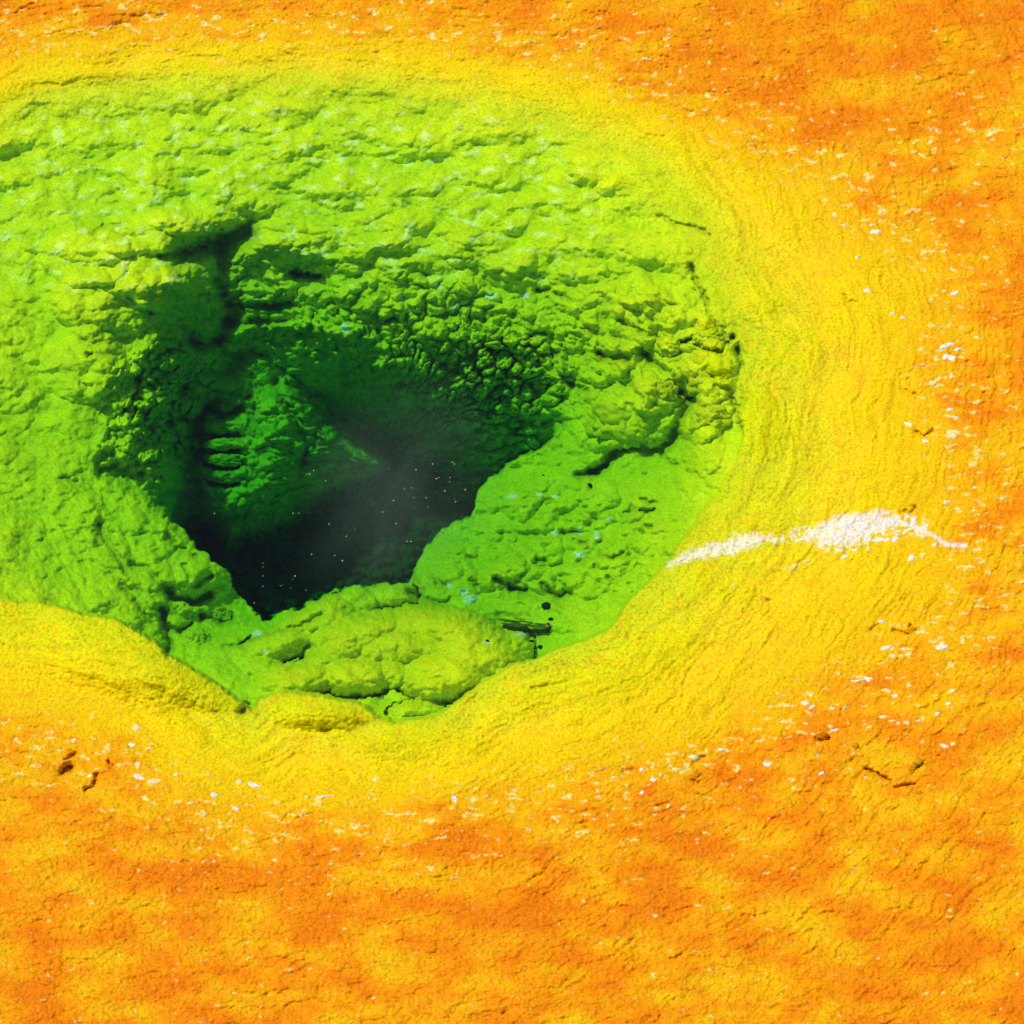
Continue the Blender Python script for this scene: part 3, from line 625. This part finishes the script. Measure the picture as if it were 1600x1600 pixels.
tw = bm_obj('twig', stick([(776,967),(800,970),(828,973),(850,976)], [.003,.006,.005,.003], .012, M_bark, 'twig', seed=6), M_bark)
tag(tw, 'thin pale twig lying just above the driftwood stick', 'twig')

# mineral flakes lying on the orange and yellow crust
def flake(u, v, ru, rv, label, group):
    n = 18; bm = bmesh.new(); r0 = random.random()*100
    c = Vector(surf(u, v)); a0 = random.uniform(-.35, .35)
    rings = []
    for k, (s, h) in enumerate([(1, -.004), (.86, .004), (.5, .006)]):
        rr = []
        for j in range(n):
            a = 2*math.pi*j/n
            f = (1+.55*mn.noise(Vector((math.cos(a)*1.3+r0, math.sin(a)*1.3, 0)))+.35*mn.noise(Vector((math.cos(a)*4+r0, math.sin(a)*4, 3))))*s
            x = math.cos(a)*ru*f; y = math.sin(a)*rv*f
            uu = u+x*math.cos(a0)-y*math.sin(a0); vv = v+x*math.sin(a0)+y*math.cos(a0)
            rr.append(bm.verts.new(Vector(surf(uu, vv))-c+Vector((0, 0, h+.003*mn.noise(Vector((uu, vv, 1)))))))
        rings.append(rr)
    top = bm.verts.new(Vector((0, 0, .006)))
    for a, b in zip(rings, rings[1:]):
        for j in range(n): bm.faces.new((a[j], a[(j+1) % n], b[(j+1) % n], b[j]))
    for j in range(n): bm.faces.new((rings[-1][j], rings[-1][(j+1) % n], top))
    bmesh.ops.recalc_face_normals(bm, faces=bm.faces)
    o = bm_obj('mineral_flake', bm, M_flake if random.random() < .5 else M_cream); o.location = c
    tag(o, label, 'flake', group)
SETS = [
 ('irregular white flake on the orange crust near the upper right', 'flakes near the upper right',
  [(1320,352,7,2.5),(1368,362,9,4),(1363,351,5,1.5),(1340,402,4,2),(1355,454,6,3),(1435,411,3,2),(1395,490,6,3),(1412,497,4,2),(1493,458,9,3),(1475,455,3,2),(1304,335,4,4)]),
 ('small white flake on the orange crust along the right side', 'flakes along the right side',
  [(1480,540,13,4),(1498,546,7,3),(1480,558,9,4.5),(1489,560,6,4),(1457,599,7,5),(1488,587,4,5),(1442,571,5,2),(1485,640,6,2.5),(1489,652,12,2),(1490,677,11,7),(1446,689,5,3),(1420,663,7,3),(1476,621,4,2),(1456,469,4,3)]),
 ('white chip lying below or right of the pale streak', 'chips around the pale streak',
  [(1234,889,9,2.2),(1242,884,4,3),(1260,877,8,2),(1320,870,6,3),(1336,860,5,2.5),(1357,857,5,3.5),(1398,845,4,3),(1442,838,7,4),(1425,872,6,5),(1442,868,5,4),(1461,851,5,3),(1480,785,6,4),(1497,795,5,3),(1146,915,4,2),(1250,800,2,4)]),
 ('pale flake on the yellow and orange crust at lower right', 'flakes at lower right',
  [(1378,972,6,3),(1385,1012,9,3.5),(1411,1014,5,2),(1472,1011,10,7),(1395,1025,5,3),(1357,1061,7,3.5),(1340,1064,12,2),(1385,1079,8,3),(1399,1088,5,3),(1258,1099,6,4),(1270,1105,5,3),(1300,1107,5,2),(1320,1106,6,2),(1298,1136,6,3),(1305,1141,7,2),
   (1380,1120,7,3),(1394,1127,5,2),(1418,1130,6,3),(1404,1131,3,2.5),(1436,1127,4,2),(1465,1116,5,3),(1476,1166,7,3),(1490,1163,5,3),(1199,1194,7,4),(1278,1181,4,3),(1085,1184,9,3),(1128,1172,6,2),(1241,1232,4,3),(1285,1209,5,3),(1490,1080,5,4),(1483,1100,6,2)]),
 ('small pale flake on the crust along the bottom edge', 'flakes along the bottom edge',
  [(711,1249,5,5),(760,1245,4,2),(960,1216,7,2.5),(1022,1219,6,3.5),(1002,1203,4,3),(1057,1203,8,3),(1045,1260,4,3),(1004,1239,4,3),(1033,1211,4,2),(585,1218,5,2),(505,1245,13,1.8),(368,1264,7,3),(298,1256,7,3),(335,1243,6,5),(480,1246,5,2)]),
 ('white flake on the yellow crust near the bottom left', 'flakes near the bottom left',
  [(116,1158,5,4),(213,1137,8,6),(206,1164,7,3),(140,1213,5,3),(129,1182,5,3),(216,1214,9,4),(240,1221,11,5),(215,1196,4,5),(373,1222,6,4),(397,1227,11,4),(326,1211,5,2.5),(275,1211,4,2.5),(232,1170,5,2)])]
for label, group, lst in SETS:
    for q in lst: flake(*q, label, group)

# pale flecks floating on the spring above the throat
FL = [(484,741),(490,735),(509,751),(608,733),(650,734),(682,748),(686,746),(710,725),(703,746),(703,753),(615,760),(616,768),(643,762),(647,778),(632,764),(695,767),(727,765),(710,780),(712,784),(582,788),(615,782),(669,792),(619,818),
      (514,819),(554,827),(523,868),(535,876),(636,846),(642,846),(458,802),(467,802),(461,900),(454,919),(478,922),(411,880),(411,886),(411,900),(411,916),(438,915),(442,914),(457,905),(335,802),(397,942),(412,775),(541,838),(598,800),(666,778),(676,725),(707,722),(487,866)]
fb = lump(1, 1, .35, 3, 2, .3)
proto = bm_obj('floating_fleck', fb, M_fleck)
for i, (u, v) in enumerate(FL):
    o = proto if i == 0 else proto.copy()
    if i: col.objects.link(o)
    o.location = ground_point(u, v, .004); s = PX*random.uniform(.4, .95); o.scale = (s*1.3, s*.9, s); o.rotation_euler = (0, 0, random.random()*3)
    tag(o, 'tiny pale fleck floating on the clear water above the dark throat', 'fleck', 'flecks floating over the throat')

# steam drifting over the water
def steam_material():
    m, nt, out = nodes_of('steam'); N = nt.nodes; L = nt.links
    tc = N.new('ShaderNodeTexCoord'); ns = N.new('ShaderNodeTexNoise'); ns.inputs['Scale'].default_value = 1.7; ns.inputs['Detail'].default_value = 3; ns.inputs['Distortion'].default_value = .6
    L.new(tc.outputs['Object'], ns.inputs['Vector'])
    r = N.new('ShaderNodeMapRange'); r.inputs[1].default_value = .36; r.inputs[2].default_value = .72; r.inputs[3].default_value = 0; r.inputs[4].default_value = 1
    L.new(ns.outputs['Fac'], r.inputs[0])
    ln = N.new('ShaderNodeVectorMath'); ln.operation = 'LENGTH'; L.new(tc.outputs['Object'], ln.inputs[0])
    fo = N.new('ShaderNodeMapRange'); fo.interpolation_type = 'SMOOTHSTEP'; fo.inputs[1].default_value = .05; fo.inputs[2].default_value = 1.0; fo.inputs[3].default_value = 1; fo.inputs[4].default_value = 0
    L.new(ln.outputs['Value'], fo.inputs[0])
    mu = N.new('ShaderNodeMath'); mu.operation = 'MULTIPLY'; L.new(r.outputs[0], mu.inputs[0]); L.new(fo.outputs[0], mu.inputs[1])
    m2 = N.new('ShaderNodeMath'); m2.operation = 'MULTIPLY'; m2.inputs[1].default_value = 1.0; L.new(mu.outputs[0], m2.inputs[0])
    vs = N.new('ShaderNodeVolumeScatter'); vs.inputs['Color'].default_value = (.38, .60, .33, 1); vs.inputs['Anisotropy'].default_value = .1
    L.new(m2.outputs[0], vs.inputs['Density']); L.new(vs.outputs[0], out.inputs['Volume'])
    m.cycles.volume_step_rate = 2
    return m
bm = bmesh.new(); bmesh.ops.create_icosphere(bm, subdivisions=3, radius=1)
stm = bm_obj('steam', bm, steam_material())
stm.location = ground_point(620, 765, .4); stm.scale = (.85, 1.3, .4); stm.rotation_euler = (0, 0, math.radians(-14))
tag(stm, 'thin pale steam drifting over the dark throat of the pool', 'steam', kind='stuff')


# ------------------------------------------------------------------ daylight
SUN_EL = math.radians(65); SUN_AZ = math.radians(-72)      # from beyond the pool, to the left
world = bpy.data.worlds.new('World'); sc.world = world; world.use_nodes = True
wn = world.node_tree; wn.nodes.clear()
wo = wn.nodes.new('ShaderNodeOutputWorld'); bg = wn.nodes.new('ShaderNodeBackground'); sky = wn.nodes.new('ShaderNodeTexSky')
sky.sky_type = 'NISHITA'; sky.sun_disc = False; sky.sun_elevation = SUN_EL; sky.sun_rotation = SUN_AZ
bg.inputs['Strength'].default_value = .11
wn.links.new(sky.outputs[0], bg.inputs[0]); wn.links.new(bg.outputs[0], wo.inputs[0])
sd = bpy.data.lights.new('sun', 'SUN'); sd.energy = 3.15; sd.angle = math.radians(3); sd.color = (1, .96, .9)
sun = bpy.data.objects.new('sun', sd); col.objects.link(sun)
to_sun = Vector((math.sin(SUN_AZ)*math.cos(SUN_EL), math.cos(SUN_AZ)*math.cos(SUN_EL), math.sin(SUN_EL)))
sun.rotation_euler = to_sun.to_track_quat('Z', 'Y').to_euler(); sun.location = (-4, 6, 10)
sc.view_settings.view_transform = 'Standard'; sc.view_settings.look = 'None'; sc.view_settings.exposure = 0; sc.view_settings.gamma = 1
sc.cycles.transparent_max_bounces = 16
